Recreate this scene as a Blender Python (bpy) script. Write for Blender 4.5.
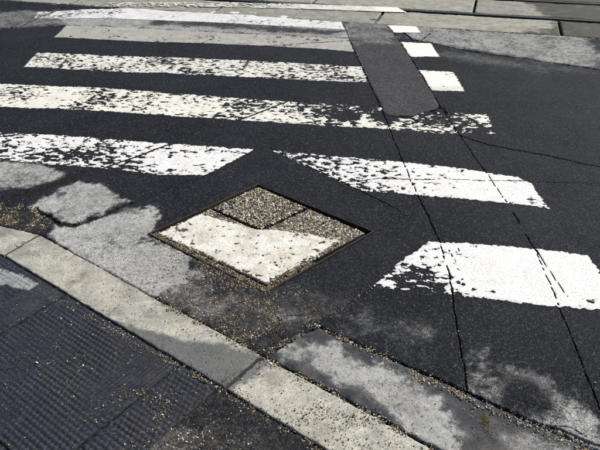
import bpy, math
import numpy as np
from mathutils import Matrix, Vector

# ------------------------------------------------------------------ camera
for o in list(bpy.data.objects): bpy.data.objects.remove(o)
sc = bpy.context.scene
FPX, PITCH, ROLL, CH = 620.0, math.radians(32.1), math.radians(0.6), 1.75
cam_d = bpy.data.cameras.new('camera'); cam = bpy.data.objects.new('camera', cam_d)
sc.collection.objects.link(cam); sc.camera = cam
cam_d.sensor_fit = 'HORIZONTAL'; cam_d.sensor_width = 36.0; cam_d.lens = 36.0 * FPX / 600.0
cam_d.clip_start = 0.05; cam_d.clip_end = 2000.0
_F = Vector((0, math.cos(PITCH), -math.sin(PITCH))); _D = Vector((0, -math.sin(PITCH), -math.cos(PITCH))); _R = Vector((1, 0, 0))
_c, _s = math.cos(ROLL), math.sin(ROLL)
_r = _R * _c + _D * _s; _u = -(-_R * _s + _D * _c)
cam.matrix_world = Matrix(((_r.x, _u.x, -_F.x, 0), (_r.y, _u.y, -_F.y, 0), (_r.z, _u.z, -_F.z, CH), (0, 0, 0, 1)))

# ------------------------------------------------------------------ sky and sun
SUN_EL, SUN_AZ = math.radians(42), math.radians(62)      # azimuth clockwise from +Y
w = bpy.data.worlds.new('World'); sc.world = w; w.use_nodes = True
wn = w.node_tree; bg = wn.nodes['Background']
sky = wn.nodes.new('ShaderNodeTexSky'); sky.sky_type = 'NISHITA'; sky.sun_disc = False
sky.sun_elevation = SUN_EL; sky.sun_rotation = SUN_AZ
wn.links.new(sky.outputs[0], bg.inputs[0]); bg.inputs[1].default_value = 0.07
sd = bpy.data.lights.new('sun', 'SUN'); sd.energy = 4.2; sd.angle = math.radians(0.55); sd.color = (1.0, 0.955, 0.88)
so = bpy.data.objects.new('sun', sd); sc.collection.objects.link(so)
sv = Vector((math.sin(SUN_AZ) * math.cos(SUN_EL), math.cos(SUN_AZ) * math.cos(SUN_EL), math.sin(SUN_EL)))
so.rotation_euler = sv.to_track_quat('Z', 'Y').to_euler(); so.location = (3, 6, 8)
sc.view_settings.view_transform = 'Standard'; sc.view_settings.look = 'None'
sc.view_settings.exposure = 0.40; sc.view_settings.gamma = 1.0; sc.view_settings.use_curve_mapping = False

# ------------------------------------------------------------------ pixel (600x450 photo) -> ground point in metres
def G(p):
    p = np.atleast_2d(np.asarray(p, float)); qx = (p[:, 0] - 300) / FPX; qy = (p[:, 1] - 225) / FPX
    X = qx * _c - qy * _s; Y = qx * _s + qy * _c
    t = CH / (math.sin(PITCH) + Y * math.cos(PITCH))
    return np.stack([X * t, (math.cos(PITCH) - Y * math.sin(PITCH)) * t], 1)
def G1(x, y): return G([(x, y)])[0]

# ------------------------------------------------------------------ numeric helpers
def hsh(ix, iy, s):
    h = (ix.astype(np.int64) * 374761393 + iy.astype(np.int64) * 668265263 + s * 974634777) & 0xffffffff
    h = ((h ^ (h >> 13)) * 1274126177) & 0xffffffff
    h = ((h ^ (h >> 16)) * 2246822519) & 0xffffffff
    return ((h ^ (h >> 15)) & 0xffffff) / 16777215.0
def vnoise(x, y, s):
    ix = np.floor(x); iy = np.floor(y); fx = x - ix; fy = y - iy
    ux = fx * fx * fx * (fx * (fx * 6 - 15) + 10); uy = fy * fy * fy * (fy * (fy * 6 - 15) + 10)
    def gr(dx, dy):
        a = hsh(ix + dx, iy + dy, s) * 6.2831853
        return np.cos(a) * (fx - dx) + np.sin(a) * (fy - dy)
    a = gr(0, 0); b = gr(1, 0); c = gr(0, 1); d = gr(1, 1)
    return 1.5 * ((a * (1 - ux) + b * ux) * (1 - uy) + (c * (1 - ux) + d * ux) * uy)
def fbm(x, y, f, s, o=4, g=0.5):
    r = 0; a = 1.0; t = 0
    for k in range(o):
        r = r + a * vnoise(x * f + 17.3 * k, y * f - 9.1 * k, s + k * 7); t += a; a *= g; f *= 2.03
    return r / t * 1.6
def sstep(a, b, v):
    t = np.clip((v - a) / (b - a), 0, 1); return t * t * (3 - 2 * t)
def seg_dist(x, y, a, b):
    d = b - a; L = max(d @ d, 1e-12); t = np.clip(((x - a[0]) * d[0] + (y - a[1]) * d[1]) / L, 0, 1)
    return np.hypot(x - a[0] - t * d[0], y - a[1] - t * d[1])
def poly_sd(x, y, P):
    """signed distance, positive inside"""
    ins = np.zeros(x.shape, bool); dm = np.full(x.shape, 1e9); n = len(P)
    for i in range(n):
        a, b = P[i], P[(i + 1) % n]
        dm = np.minimum(dm, seg_dist(x, y, a, b))
        if a[1] != b[1]:
            ins ^= ((a[1] > y) != (b[1] > y)) & (x < (b[0] - a[0]) * (y - a[1]) / (b[1] - a[1]) + a[0])
    return np.where(ins, dm, -dm)
def line_d(x, y, P, cap=0.25):
    d = np.full(x.shape, 9.0); lo = P.min(0) - cap; hi = P.max(0) + cap
    m = (x > lo[0]) & (x < hi[0]) & (y > lo[1]) & (y < hi[1])
    if m.any():
        xx, yy = x[m], y[m]; dd = np.full(xx.shape, 9.0)
        for i in range(len(P) - 1): dd = np.minimum(dd, seg_dist(xx, yy, P[i], P[i + 1]))
        d[m] = dd
    return d
rng = np.random.default_rng(11)

# ------------------------------------------------------------------ cracks, saw cuts and worn channels (px polyline, half width m, depth m, raggedness)
CR = [
 ([(340,16),(352,45),(370,85),(385,117),(398,150),(410,180),(425,210),(440,242),(450,280),(456,320),(463,360),(468,393)], .0062, .014, .5),
 ([(468,393),(475,425),(479,450),(484,480)], .0045, .010, .6),
 ([(440,107),(455,128),(470,150),(488,175),(505,200),(520,225),(535,250),(548,280),(560,310),(575,345),(600,410),(622,470)], .0056, .012, .4),
 ([(536,250),(552,275),(567,297)], .0062, .008, .1),
 ([(385,112),(410,119),(440,129),(490,145),(540,154),(600,167),(680,182)], .011, .018, .6),
 ([(295,99),(245,118),(200,133),(150,152),(110,166),(60,184)], .0175, .008, .25),
 ([(262,147),(215,172),(200,178),(165,190),(125,206)], .007, .012, .8),
 ([(130,204),(118,209),(96,218),(75,226),(60,224),(45,215),(35,208)], .026, .013, .6),
 ([(270,148),(300,163),(345,183),(400,211)], .006, .010, .6),
 ([(371,232),(395,220),(412,213)], .006, .010, .6),
 ([(345,182),(362,181),(380,179),(400,180),(450,180),(523,181)], .0075, .014, .5),
 ([(523,181),(600,184),(650,187)], .004, .008, .6),
 ([(398,364),(430,377),(455,388),(475,397),(495,406),(510,414),(520,419),(545,424),(575,436),(605,449),(650,470)], .009, .022, .6),
 ([(0,199),(20,195),(40,189),(62,180),(80,173)], .055, .008, .7),
 ([(-20,30),(18,27),(40,17),(55,11),(62,7)], .035, .02, .7),
 ([(404,33),(412,40),(440,45),(480,53),(520,58),(590,68),(640,76)], .022, .016, .7),
 ([(268,300),(272,312),(279,322),(277,333)], .004, .006, .8),
 ([(279,317),(300,315),(325,310),(345,306)], .0035, .006, .8),
 ([(315,325),(345,306),(372,287),(392,268)], .0045, .008, .7),
 ([(383,20),(393,33),(410,57),(425,82),(440,106)], .010, .010, .8),
 ([(432,112),(438,107),(444,112)], .05, .014, .9),
 ([(430,33),(418,43)], .02, .016, .8),
 ([(240,48),(290,45),(320,43),(350,41)], .012, .008, .8),
 ([(545,425),(570,428),(585,436)], .006, .008, .7),
 ([(470,395),(500,395),(560,412)], .003, .005, .7),
 ([(443,252),(455,256),(466,255)], .004, .008, .8), ([(458,247),(462,262)], .004, .008, .8), ([(449,250),(456,265)], .0035, .008, .8),
]
CRG = [(G(p), a * (.62 if a > .012 else .47), d * .8, r) for p, a, d, r in CR]
def crack_field(x, y):
    """0 outside .. 1 at crack bottom, and depth"""
    m = np.zeros(x.shape); dep = np.zeros(x.shape)
    wob = fbm(x, y, 9, 5, 4) * 0.010
    wx = x + wob; wy = y + fbm(x, y, 9, 55, 3) * 0.012
    var = 1 + 1.5 * fbm(x, y, 20, 77, 4, .65)
    for P, hw, d, rg in CRG:
        dd = line_d(x * (1 - rg) + wx * rg, y * (1 - rg) + wy * rg, P)
        ww = hw * np.clip(1 - rg + rg * var, 0.25, 2.2)
        k = 1 - sstep(0.45, 1.15, dd / np.maximum(ww, 1e-4))
        m = np.maximum(m, k); dep = np.maximum(dep, k * d)
    return m, dep

# ------------------------------------------------------------------ dry (pale) and damp (dark) areas, dirt: stains with a shape of their own
DRY = [  # px polygon, amount, softness m, noise warp m
 ([(-40,12),(60,10),(130,14),(350,17),(352,40),(330,41),(200,33),(62,25),(0,29),(-40,32)], .50, .10, .10),
 ([(60,18),(130,17),(345,28),(347,38),(200,32),(66,26)], .55, .06, .06),
 ([(400,22),(470,24),(545,26),(585,38),(610,58),(600,69),(560,63),(500,55),(440,45),(408,38)], .70, .10, .06),
 ([(420,46),(470,53),(560,66),(600,74),(540,72),(470,64),(440,57)], .34, .14, .08),
 ([(345,18),(383,20),(398,45),(352,44)], .6, .1, .1),
 ([(-30,160),(40,164),(64,172),(56,180),(18,188),(-30,190)], .78, .03, .03),
 ([(30,207),(45,196),(78,181),(100,185),(112,193),(132,201),(118,207),(84,221),(70,222),(50,215)], .92, .026, .03),
 ([(58,226),(76,228),(100,219),(128,207),(150,209),(158,219),(148,233),(178,250),(200,272),(165,290),(150,300),(90,275),(47,238)], .96, .035, .05),
 ([(140,240),(180,262),(225,300),(190,318),(160,302),(110,270)], .45, .10, .08),
 ([(472,350),(484,352),(492,372),(506,368),(530,372),(560,388),(600,420),(640,470),(590,460),(560,440),(530,430),(560,412),(545,395),(515,380),(500,384),(505,400),(488,402),(474,385)], .52, .05, .07),
 ([(520,412),(560,405),(600,425),(640,470),(560,445)], .4, .06, .06),
 ([(398,322),(420,320),(432,332),(420,340),(400,336)], .32, .06, .05),
 ([(360,318),(440,318),(430,360),(400,360)], .16, .10, .10),
 ([(265,310),(310,316),(300,326),(270,325)], .30, .06, .05),
 ([(240,285),(330,290),(380,330),(300,322),(255,352),(200,320)], .22, .10, .08),
 # pavement side
 ([(140,470),(150,437),(172,418),(196,424),(208,450),(215,480)], .50, .04, .05),
 ([(205,430),(250,432),(300,460),(220,480)], .28, .06, .05),
 # kerb and gutter slabs
 ([(-40,200),(36,234),(60,245),(160,301),(225,336),(264,356),(225,347),(186,339),(150,331),(118,323),(95,321),(60,302),(20,282),(-30,258)], 1.0, .018, .02),
 ([(268,361),(275,361),(340,394),(440,452),(520,500),(420,540),(330,462),(232,404),(238,392),(262,372)], 1.0, .02, .025),
 ([(280,352),(305,338),(330,342),(365,360),(385,372),(352,388),(315,370)], .8, .06, .06),
 ([(340,375),(372,362),(412,378),(440,398),(452,420),(470,470),(430,470),(380,404)], .92, .06, .06),
 ([(495,430),(560,445),(600,470),(520,480)], .65, .06, .06),
 # pale end of the first tile
 ([(-60,262),(0,270),(22,276),(38,286),(30,291),(0,287),(-60,280)], 1.0, .006, .02),
 # slabs of the tram lane
 ([(-300,-8),(508,-6),(528,5),(548,16),(556,30),(440,40),(100,20),(-300,25)], .85, .05, .10),
]
DRYG = [(G(p), a, s, wv) for p, a, s, wv in DRY]
SEL = {'road': DRYG[:15], 'pave': DRYG[15:17], 'kerb': DRYG[17:19], 'gutter': DRYG[19:22], 'tile': DRYG[22:23], 'slab': DRYG[23:]}
WET = [  # damp patches inside the dry areas
 ([(508,382),(528,380),(545,394),(550,405),(528,412),(508,402)], .85, .05, .04),
 ([(55,194),(66,191),(68,193),(58,198)], .7, .012, .01),
 ([(-20,222),(10,228),(18,235),(-5,240),(-30,245)], .75, .03, .02),
 ([(110,204),(128,204),(140,214),(120,214),(112,212)], .6, .03, .03),
 ([(150,20),(250,24),(340,31),(335,35),(240,29),(150,24)], .75, .07, .10),
 ([(345,385),(362,386),(372,398),(355,400)], .5, .02, .02),
 ([(250,410),(290,425),(300,445),(262,428)], .22, .05, .05),
 ([(4,251),(22,250),(32,255),(20,259)], .5, .03, .02),
]
WETG = [(G(p), a, s, wv) for p, a, s, wv in WET]
DIRT = [
 ([(150,240),(262,292),(300,290),(330,300),(315,325),(262,357),(160,303),(120,275)], 1.0, .10, .10),
 ([(-30,203),(45,214),(50,225),(36,235),(-30,222)], 1.0, .03, .03),
 ([(150,395),(215,390),(330,455),(340,500),(120,470)], .8, .10, .10),
 ([(40,330),(150,345),(180,375),(150,420),(60,400)], .45, .12, .10),
]
DIRTG = [(G(p), a, s, wv) for p, a, s, wv in DIRT]
def blotch(L, x, y):
    r = np.zeros(x.shape)
    n1 = fbm(x, y, 5.5, 201, 4); n2 = fbm(x, y, 18, 231, 4, .65); n3 = fbm(x, y, 48, 251, 3, .7)
    for P, a, s, wv in L:
        lo = P.min(0) - 0.4; hi = P.max(0) + 0.4
        m = (x > lo[0]) & (x < hi[0]) & (y > lo[1]) & (y < hi[1])
        if not m.any(): continue
        sd_ = poly_sd(x[m], y[m], P) + wv * (0.8 * n1[m] + 0.6 * n2[m] + .3 * n3[m])
        v = a * sstep(-s, s, sd_)
        v = v * np.clip(.84 + .26 * n3[m] + .30 * n2[m] + .22 * n1[m], 0, 1); r[m] = 1 - (1 - r[m]) * (1 - v)
    return r
def stains(x, y, sel='road'):
    if sel in ('kerb', 'gutter', 'slab'): return blotch(SEL[sel], x, y) * (1 - blotch(WETG, x, y)), np.zeros(x.shape)
    d = blotch(SEL[sel], x, y) * (1 - blotch(WETG, x, y))
    return d, blotch(DIRTG, x, y)

# ------------------------------------------------------------------ layout of the setting
kU = G([(36,236),(160,303),(262,357),(340,396),(430,448)])          # road-side edge of the kerb
dK = (kU[4] - kU[1]); dK /= np.hypot(*dK); nK = np.array([dK[1], -dK[0]])   # nK points to the pavement
if nK[1] > 0: nK = -nK
kW = 0.215
P2a, P2b, P3b = G1(45, 237), G1(262, 357), G1(430, 448)
J0 = G1(40, 236)
kerb_pts = [J0 + (J0 - P2b) * 0 + np.array([-1.05, 0.42]), J0, P2b, P2b + (P3b - P2b) / np.hypot(*(P3b - P2b)) * 1.5, P2b + (P3b - P2b) / np.hypot(*(P3b - P2b)) * 3.0]
kerb_pts = [J0 + np.array([-2.4, 0.82])] + kerb_pts
kerb_pts = np.array(kerb_pts)
def off(P, d):
    """offset a polyline to its pavement side"""
    P = np.asarray(P); out = []
    for i in range(len(P)):
        t = P[min(i + 1, len(P) - 1)] - P[max(i - 1, 0)]; t = t / np.hypot(*t)
        n = np.array([t[1], -t[0]]); n = n if n[1] < 0 else -n
        out.append(P[i] + n * d)
    return np.array(out)
kerb_in = off(kerb_pts, kW)
# tram lane
tE = G([(100,8.5),(560,34)]); dT = (tE[1] - tE[0]) / np.hypot(*(tE[1] - tE[0])); nT = np.array([-dT[1], dT[0]])
rA = G([(245,0),(600,24)]); rail_c = (rA[0] + rA[1]) / 2
dT = (rA[1] - rA[0]) / np.hypot(*(rA[1] - rA[0])) * .45 + dT * .55; dT /= np.hypot(*dT); nT = np.array([-dT[1], dT[0]])
tO = tE.mean(0)                                                 # point on the near edge of the lane
S1 = (rail_c - tO) @ nT - 0.075                                  # width of the near slab strip

# the cover in the road
MH = G([(147.5,234),(258,184),(374.5,231.5),(265,293.5)])            # left, top, right, bottom
MC = G([(157,233.3),(258.3,187),(364.5,233),(266,284)])
def bil(Q, u, v):
    """Q = left, top, right, bottom ; u: left->top, v: left->bottom"""
    u = np.asarray(u)[..., None]; v = np.asarray(v)[..., None]
    return Q[0] * (1 - u) * (1 - v) + Q[1] * u * (1 - v) + Q[2] * u * v + Q[3] * (1 - u) * v

# gutter slabs beside the kerb
gs_dir = (G1(600, 453) - G1(315, 325)); gs_dir /= np.hypot(*gs_dir)
gA = P2b; gB = G1(316, 326)
kd = (kerb_pts[4] - kerb_pts[3]) / np.hypot(*(kerb_pts[4] - kerb_pts[3]))
def gq(s0, s1): return np.array([gA + kd * s0 + np.array([.006, .009]), gB + gs_dir * s0, gB + gs_dir * s1, gA + kd * s1 + np.array([.006, .009])])
GSL = [gq(0.01, 1.52), gq(1.54, 3.0)]

# ------------------------------------------------------------------ heights of the road
REM = [DRYG[5][0], DRYG[6][0]]                                  # remnants of an old surface layer
def base_h(x, y):
    b = 0.006 * fbm(x, y, 0.9, 31, 3) + 0.003 * fbm(x, y, 4, 37, 3)
    r = np.hypot(x, y - 4)
    return b * (1 - sstep(9, 14, r))
def road_h(x, y, fine=True):
    z = base_h(x, y)
    m, dep = crack_field(x, y)
    for P in REM: z = z + .0025 * sstep(-.008, .014, poly_sd(x, y, P) + .010 * fbm(x, y, 14, 83, 4, .65))
    z = z - dep
    if fine: z = z + 0.0011 * fbm(x, y, 55, 41, 2) + 0.0006 * fbm(x, y, 140, 45, 1)
    return z, m

# ------------------------------------------------------------------ materials
def new_mat(name):
    m = bpy.data.materials.new(name); m.use_nodes = True; nt = m.node_tree
    b = nt.nodes['Principled BSDF']
    return m, nt, b
class N:
    def __init__(s, nt): s.nt = nt
    def n(s, t, **k):
        o = s.nt.nodes.new('ShaderNode' + t)
        for a, v in k.items(): setattr(o, a, v)
        return o
    def l(s, a, b): s.nt.links.new(a, b)
    def attr(s, name): return s.n('Attribute', attribute_name=name)
    def pos(s): return s.n('NewGeometry').outputs['Position']
    def noise(s, scale, detail=4, rough=.55, vec=None):
        o = s.n('TexNoise'); o.inputs['Scale'].default_value = scale; o.inputs['Detail'].default_value = detail; o.inputs['Roughness'].default_value = rough
        s.l(vec if vec is not None else s.pos(), o.inputs['Vector']); return o.outputs['Fac']
    def vor(s, scale, out='Color', feature='F1', vec=None):
        o = s.n('TexVoronoi', feature=feature); o.inputs['Scale'].default_value = scale
        s.l(vec if vec is not None else s.pos(), o.inputs['Vector']); return o.outputs[out]
    def ramp(s, fac, stops, interp='LINEAR'):
        o = s.n('ValToRGB'); o.color_ramp.interpolation = interp; e = o.color_ramp.elements
        while len(e) < len(stops): e.new(0.5)
        for i, (p, c) in enumerate(stops):
            e[i].position = p; e[i].color = (*c, 1) if not np.isscalar(c) else (c, c, c, 1)
        s.l(fac, o.inputs[0]); return o.outputs[0]
    def mix(s, fac, a, b, mode='MIX'):
        o = s.n('Mix', data_type='RGBA', blend_type=mode)
        for sock, v in ((o.inputs[0], fac), (o.inputs[6], a), (o.inputs[7], b)):
            if hasattr(v, 'is_linked'): s.l(v, sock)
            elif np.isscalar(v): sock.default_value = v if sock == o.inputs[0] else (v, v, v, 1)
            else: sock.default_value = (*v, 1)
        return o.outputs[2]
    def math(s, op, a, b=0.0, clamp=False):
        o = s.n('Math', operation=op, use_clamp=clamp)
        for i, v in enumerate((a, b)):
            if hasattr(v, 'is_linked'): s.l(v, o.inputs[i])
            else: o.inputs[i].default_value = v
        return o.outputs[0]
    def bump(s, hgt, strength, dist, prev=None):
        o = s.n('Bump'); o.inputs['Strength'].default_value = strength; o.inputs['Distance'].default_value = dist
        s.l(hgt, o.inputs['Height'])
        if prev is not None: s.l(prev, o.inputs['Normal'])
        return o.outputs[0]

def asphalt(name, damp, dry, agg=175.0, speck=0.45, dust=.55, tint_dirt=(.085, .066, .043)):
    m, nt, b = new_mat(name); k = N(nt)
    dr = k.attr('dry').outputs['Fac']; di = k.attr('dirt').outputs['Fac']; cr = k.attr('crack').outputs['Fac']
    cell = k.vor(agg); sep = k.n('SeparateColor'); k.l(cell, sep.inputs[0])
    cell2 = k.vor(agg * 2.3); sep2 = k.n('SeparateColor'); k.l(cell2, sep2.inputs[0])
    big = k.noise(3.0, 5); mid = k.noise(23, 5, .65); fine = k.noise(230, 3, .7)
    # stones: most dark, a few pale
    st = k.ramp(sep.outputs[0], [(0.0, .5), (.6, 1.0), (.84, 1.6), (1.0, 2.4)])
    st2 = k.ramp(sep2.outputs[1], [(0.0, .6), (.7, 1.05), (.92, 1.5), (1.0, 2.8)])
    std = k.ramp(sep.outputs[0], [(0.0, .35), (.1, .75), (.6, 1.0), (1.0, 1.25)])
    dampc = k.mix(1.0, k.mix(1.0, k.mix(mid, [c * .7 for c in damp], [c * 1.35 for c in damp]), st, 'MULTIPLY'), st2, 'MULTIPLY')
    dryc = k.mix(1.0, k.mix(mid, [c * .78 for c in dry], [c * 1.2 for c in dry]), std, 'MULTIPLY')
    # edge of the dry stain broken up by grain
    e = k.math('ADD', dr, k.math('MULTIPLY', k.math('SUBTRACT', mid, .5), .9))
    e = k.math('ADD', e, k.math('MULTIPLY', k.math('SUBTRACT', fine, .5), .5))
    e = k.math('MULTIPLY', e, k.ramp(dr, [(0.0, 0.0), (.3, 1.0)]), True)
    thr = k.math('ADD', k.math('MULTIPLY', sep.outputs[2], .38), k.math('ADD', k.math('MULTIPLY', fine, .40), k.math('MULTIPLY', mid, .28)))
    stp = k.math('ADD', k.math('MULTIPLY', k.math('SUBTRACT', dr, thr), 3.2), .5, True)
    stp = k.math('MULTIPLY', stp, k.ramp(dr, [(0.0, 0.0), (.14, 1.0)]), True)
    e = k.math('ADD', k.math('MULTIPLY', e, .42), k.math('MULTIPLY', stp, .58), True)
    dusty = k.ramp(k.noise(1.1, 6, .62), [(.36, 0.), (.70, 1.)])
    dustm = k.math('MULTIPLY', dusty, k.ramp(k.noise(70, 4, .7), [(.30, .1), (.70, 1.)]))
    dampc = k.mix(k.math('MULTIPLY', dustm, dust), dampc, (.034, .039, .049))
    dampc = k.mix(k.ramp(sep.outputs[0], [(.80, 0.), (.93, speck)]), dampc, k.mix(sep.outputs[1], [c * 1.5 for c in (.030, .029, .028)], (.16, .152, .14)))
    dampc = k.mix(k.math('MULTIPLY', k.ramp(sep2.outputs[0], [(.93, 0.), (.97, 1.)]), speck), dampc, (.10, .10, .10))
    col = k.mix(e, dampc, dryc)
    dn = k.math('MULTIPLY', di, k.ramp(k.noise(35, 5, .7), [(.42, 0.0), (.72, .55)]))
    col = k.mix(dn, col, k.mix(fine, [c * .6 for c in tint_dirt], [c * 1.7 for c in tint_dirt]))
    col = k.mix(k.math('MULTIPLY', cr, .9), col, (.016, .0145, .013))
    col = k.mix(k.ramp(big, [(.3, .28), (.7, 0.0)]), col, (.008, .008, .010))
    k.l(col, b.inputs['Base Color'])
    k.l(k.mix(e, .72, .95), b.inputs['Roughness']); b.inputs['Specular IOR Level'].default_value = .12
    hgt = k.math('ADD', k.math('MULTIPLY', k.vor(agg, 'Distance'), -1.0), k.math('MULTIPLY', fine, .35))
    nb = k.bump(hgt, .75, .004); nb = k.bump(k.noise(48, 4), .35, .006, nb)
    k.l(nb, b.inputs['Normal'])
    return m
M_road = asphalt('damp_asphalt', (.0047, .0062, .0105), (.47, .465, .44))
M_patch = asphalt('repair_asphalt', (.056, .051, .053), (.30, .295, .29), 120.0, speck=.6, dust=.8)
M_pave = asphalt('pavement_asphalt', (.0085, .0095, .0135), (.24, .23, .20), 120.0)
M_bed = asphalt('track_asphalt', (.03, .031, .033), (.27, .27, .26))

def concrete(name, damp, dry, stipple=0.0):
    m, nt, b = new_mat(name); k = N(nt)
    dr = k.attr('dry').outputs['Fac']; di = k.attr('dirt').outputs['Fac']
    oi = k.n('ObjectInfo').outputs['Random']
    mid = k.noise(14, 6, .68); fine = k.noise(180, 4, .6); sp = k.vor(260); sep = k.n('SeparateColor'); k.l(sp, sep.inputs[0])
    e = k.math('ADD', dr, k.math('MULTIPLY', k.math('SUBTRACT', mid, .5), .5)); e = k.math('MULTIPLY', e, k.ramp(dr, [(0, 0.), (.2, 1.)]), True)
    thr = k.math('ADD', k.math('MULTIPLY', sep.outputs[2], .30), k.math('ADD', k.math('MULTIPLY', fine, .42), k.math('MULTIPLY', mid, .34)))
    stp = k.math('ADD', k.math('MULTIPLY', k.math('SUBTRACT', dr, thr), 2.6), .5, True)
    e = k.math('ADD', k.math('MULTIPLY', e, 1 - stipple), k.math('MULTIPLY', k.math('MULTIPLY', stp, k.ramp(dr, [(0, 0.), (.1, 1.)])), stipple), True)
    dc = k.mix(mid, [c * .7 for c in damp], [c * 1.3 for c in damp]); yc = k.mix(mid, [c * .72 for c in dry], [c * 1.2 for c in dry])
    col = k.mix(e, dc, yc)
    col = k.mix(1.0, col, k.ramp(sep.outputs[0], [(0., .45), (.08, .8), (.5, 1.), (1., 1.18)]), 'MULTIPLY')
    col = k.mix(1.0, col, k.ramp(fine, [(.3, .8), (.7, 1.14)]), 'MULTIPLY')
    col = k.mix(1.0, col, k.ramp(oi, [(0., .9), (1., 1.08)]), 'MULTIPLY')
    col = k.mix(k.ramp(k.noise(5.5, 6, .7), [(.50, 0.), (.70, .6)]), col, (.16, .14, .11))
    pit = k.ramp(k.vor(62, 'Distance'), [(.0, 1.), (.13, 1.), (.19, 0.)])
    pitm = k.math('MULTIPLY', pit, k.ramp(k.noise(9, 4, .6), [(.42, 0.), (.58, 1.)]))
    col = k.mix(k.math('MULTIPLY', pitm, .8), col, (.02, .018, .015))
    col = k.mix(k.math('MULTIPLY', di, .85), col, (.045, .037, .027))
    k.l(col, b.inputs['Base Color']); k.l(k.mix(e, .7, .92), b.inputs['Roughness']); b.inputs['Specular IOR Level'].default_value = .25
    nb = k.bump(fine, .5, .002); nb = k.bump(k.noise(40, 5, .6), .4, .004, nb); nb = k.bump(k.math('MULTIPLY', pitm, -1.), .6, .004, nb)
    k.l(nb, b.inputs['Normal']); return m
M_kerb = concrete('kerb_concrete', (.135, .14, .135), (.49, .465, .395))
M_gut = concrete('gutter_concrete', (.036, .039, .046), (.42, .415, .39), .6)
M_slab = concrete('track_concrete', (.058, .053, .040), (.40, .39, .33))
M_mould = concrete('mould_concrete', (.05, .048, .042), (.20, .18, .14))

def paint(name, col0, dirt, amt):
    m, nt, b = new_mat(name); k = N(nt)
    c = k.mix(k.ramp(k.noise(9, 6, .7), [(.40, 0.), (.75, amt)]), col0, dirt)
    c = k.mix(1.0, c, k.ramp(k.noise(150, 4, .65), [(.30, .58), (.56, 1.03)]), 'MULTIPLY')
    c = k.mix(k.attr('clean').outputs['Fac'], c, (.74, .72, .66))
    ed = k.attr('rim').outputs['Fac']
    c = k.mix(k.math('MULTIPLY', ed, .42), c, [v * .45 for v in dirt])
    sc_ = k.ramp(k.vor(60, 'Distance'), [(0., 1.), (.07, 1.), (.12, 0.)])
    c = k.mix(k.math('MULTIPLY', sc_, k.ramp(k.noise(7, 2), [(.5, 0.), (.65, .6)])), c, (.06, .055, .05))
    k.l(c, b.inputs['Base Color']); b.inputs['Roughness'].default_value = .72; b.inputs['Specular IOR Level'].default_value = .3
    nb = k.bump(k.vor(140, 'Distance'), .35, .003); nb = k.bump(k.noise(60, 4), .35, .004, nb); k.l(nb, b.inputs['Normal'])
    return m
def colour_attr_mat(name, rough=.7, spec=.35):
    m, nt, b = new_mat(name); k = N(nt)
    c = k.attr('Col').outputs['Color']
    c = k.mix(1.0, c, k.ramp(k.noise(300, 3), [(.3, .75), (.7, 1.2)]), 'MULTIPLY')
    k.l(c, b.inputs['Base Color']); b.inputs['Roughness'].default_value = rough; b.inputs['Specular IOR Level'].default_value = spec
    k.l(k.bump(k.noise(420, 2), .4, .002), b.inputs['Normal']); return m
M_peb = colour_attr_mat('pebbles')
def steel(name, c1, c2, rough, metal):
    m, nt, b = new_mat(name); k = N(nt)
    f = k.ramp(k.noise(45, 6, .7), [(.38, 0.), (.62, 1.)])
    k.l(k.mix(f, c1, c2), b.inputs['Base Color']); b.inputs['Roughness'].default_value = rough; b.inputs['Metallic'].default_value = metal
    k.l(k.bump(k.noise(220, 4), .5, .002), b.inputs['Normal']); return m
M_rust = steel('rusty_steel', (.014, .012, .011), (.045, .032, .021), .75, .2)
M_rail = steel('rail_steel', (.025, .03, .034), (.05, .055, .058), .6, .3)
M_railside = steel('rail_web', (.012, .011, .012), (.03, .022, .016), .8, .0)
M_dirt = asphalt('gap_dirt', (.020, .017, .014), (.05, .04, .03), 180.)
def tile_mat():
    m, nt, b = new_mat('tile_concrete'); k = N(nt)
    dr = k.attr('dry').outputs['Fac']; di = k.attr('dirt').outputs['Fac']; tp = k.attr('crack').outputs['Fac']
    mid = k.noise(16, 6, .7); fine = k.noise(240, 3); sp = k.vor(190); sep = k.n('SeparateColor'); k.l(sp, sep.inputs[0])
    c = k.mix(mid, (.0085, .0105, .0165), (.028, .032, .042))
    c = k.mix(1., c, k.ramp(sep.outputs[0], [(0., .6), (.7, 1.), (.93, 1.7), (1., 3.2)]), 'MULTIPLY')
    c = k.mix(k.math('MULTIPLY', tp, .55), c, (.046, .050, .058))
    c = k.mix(k.math('MULTIPLY', di, k.ramp(k.noise(28, 5, .7), [(.4, 0.), (.7, .6)])), c, (.075, .06, .042))
    c = k.mix(dr, c, k.mix(fine, (.22, .23, .24), (.40, .40, .39)))
    k.l(c, b.inputs['Base Color']); b.inputs['Roughness'].default_value = .72; b.inputs['Specular IOR Level'].default_value = .25
    k.l(k.bump(fine, .5, .003, k.bump(mid, .3, .005)), b.inputs['Normal']); return m
M_tile = tile_mat()

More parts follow.
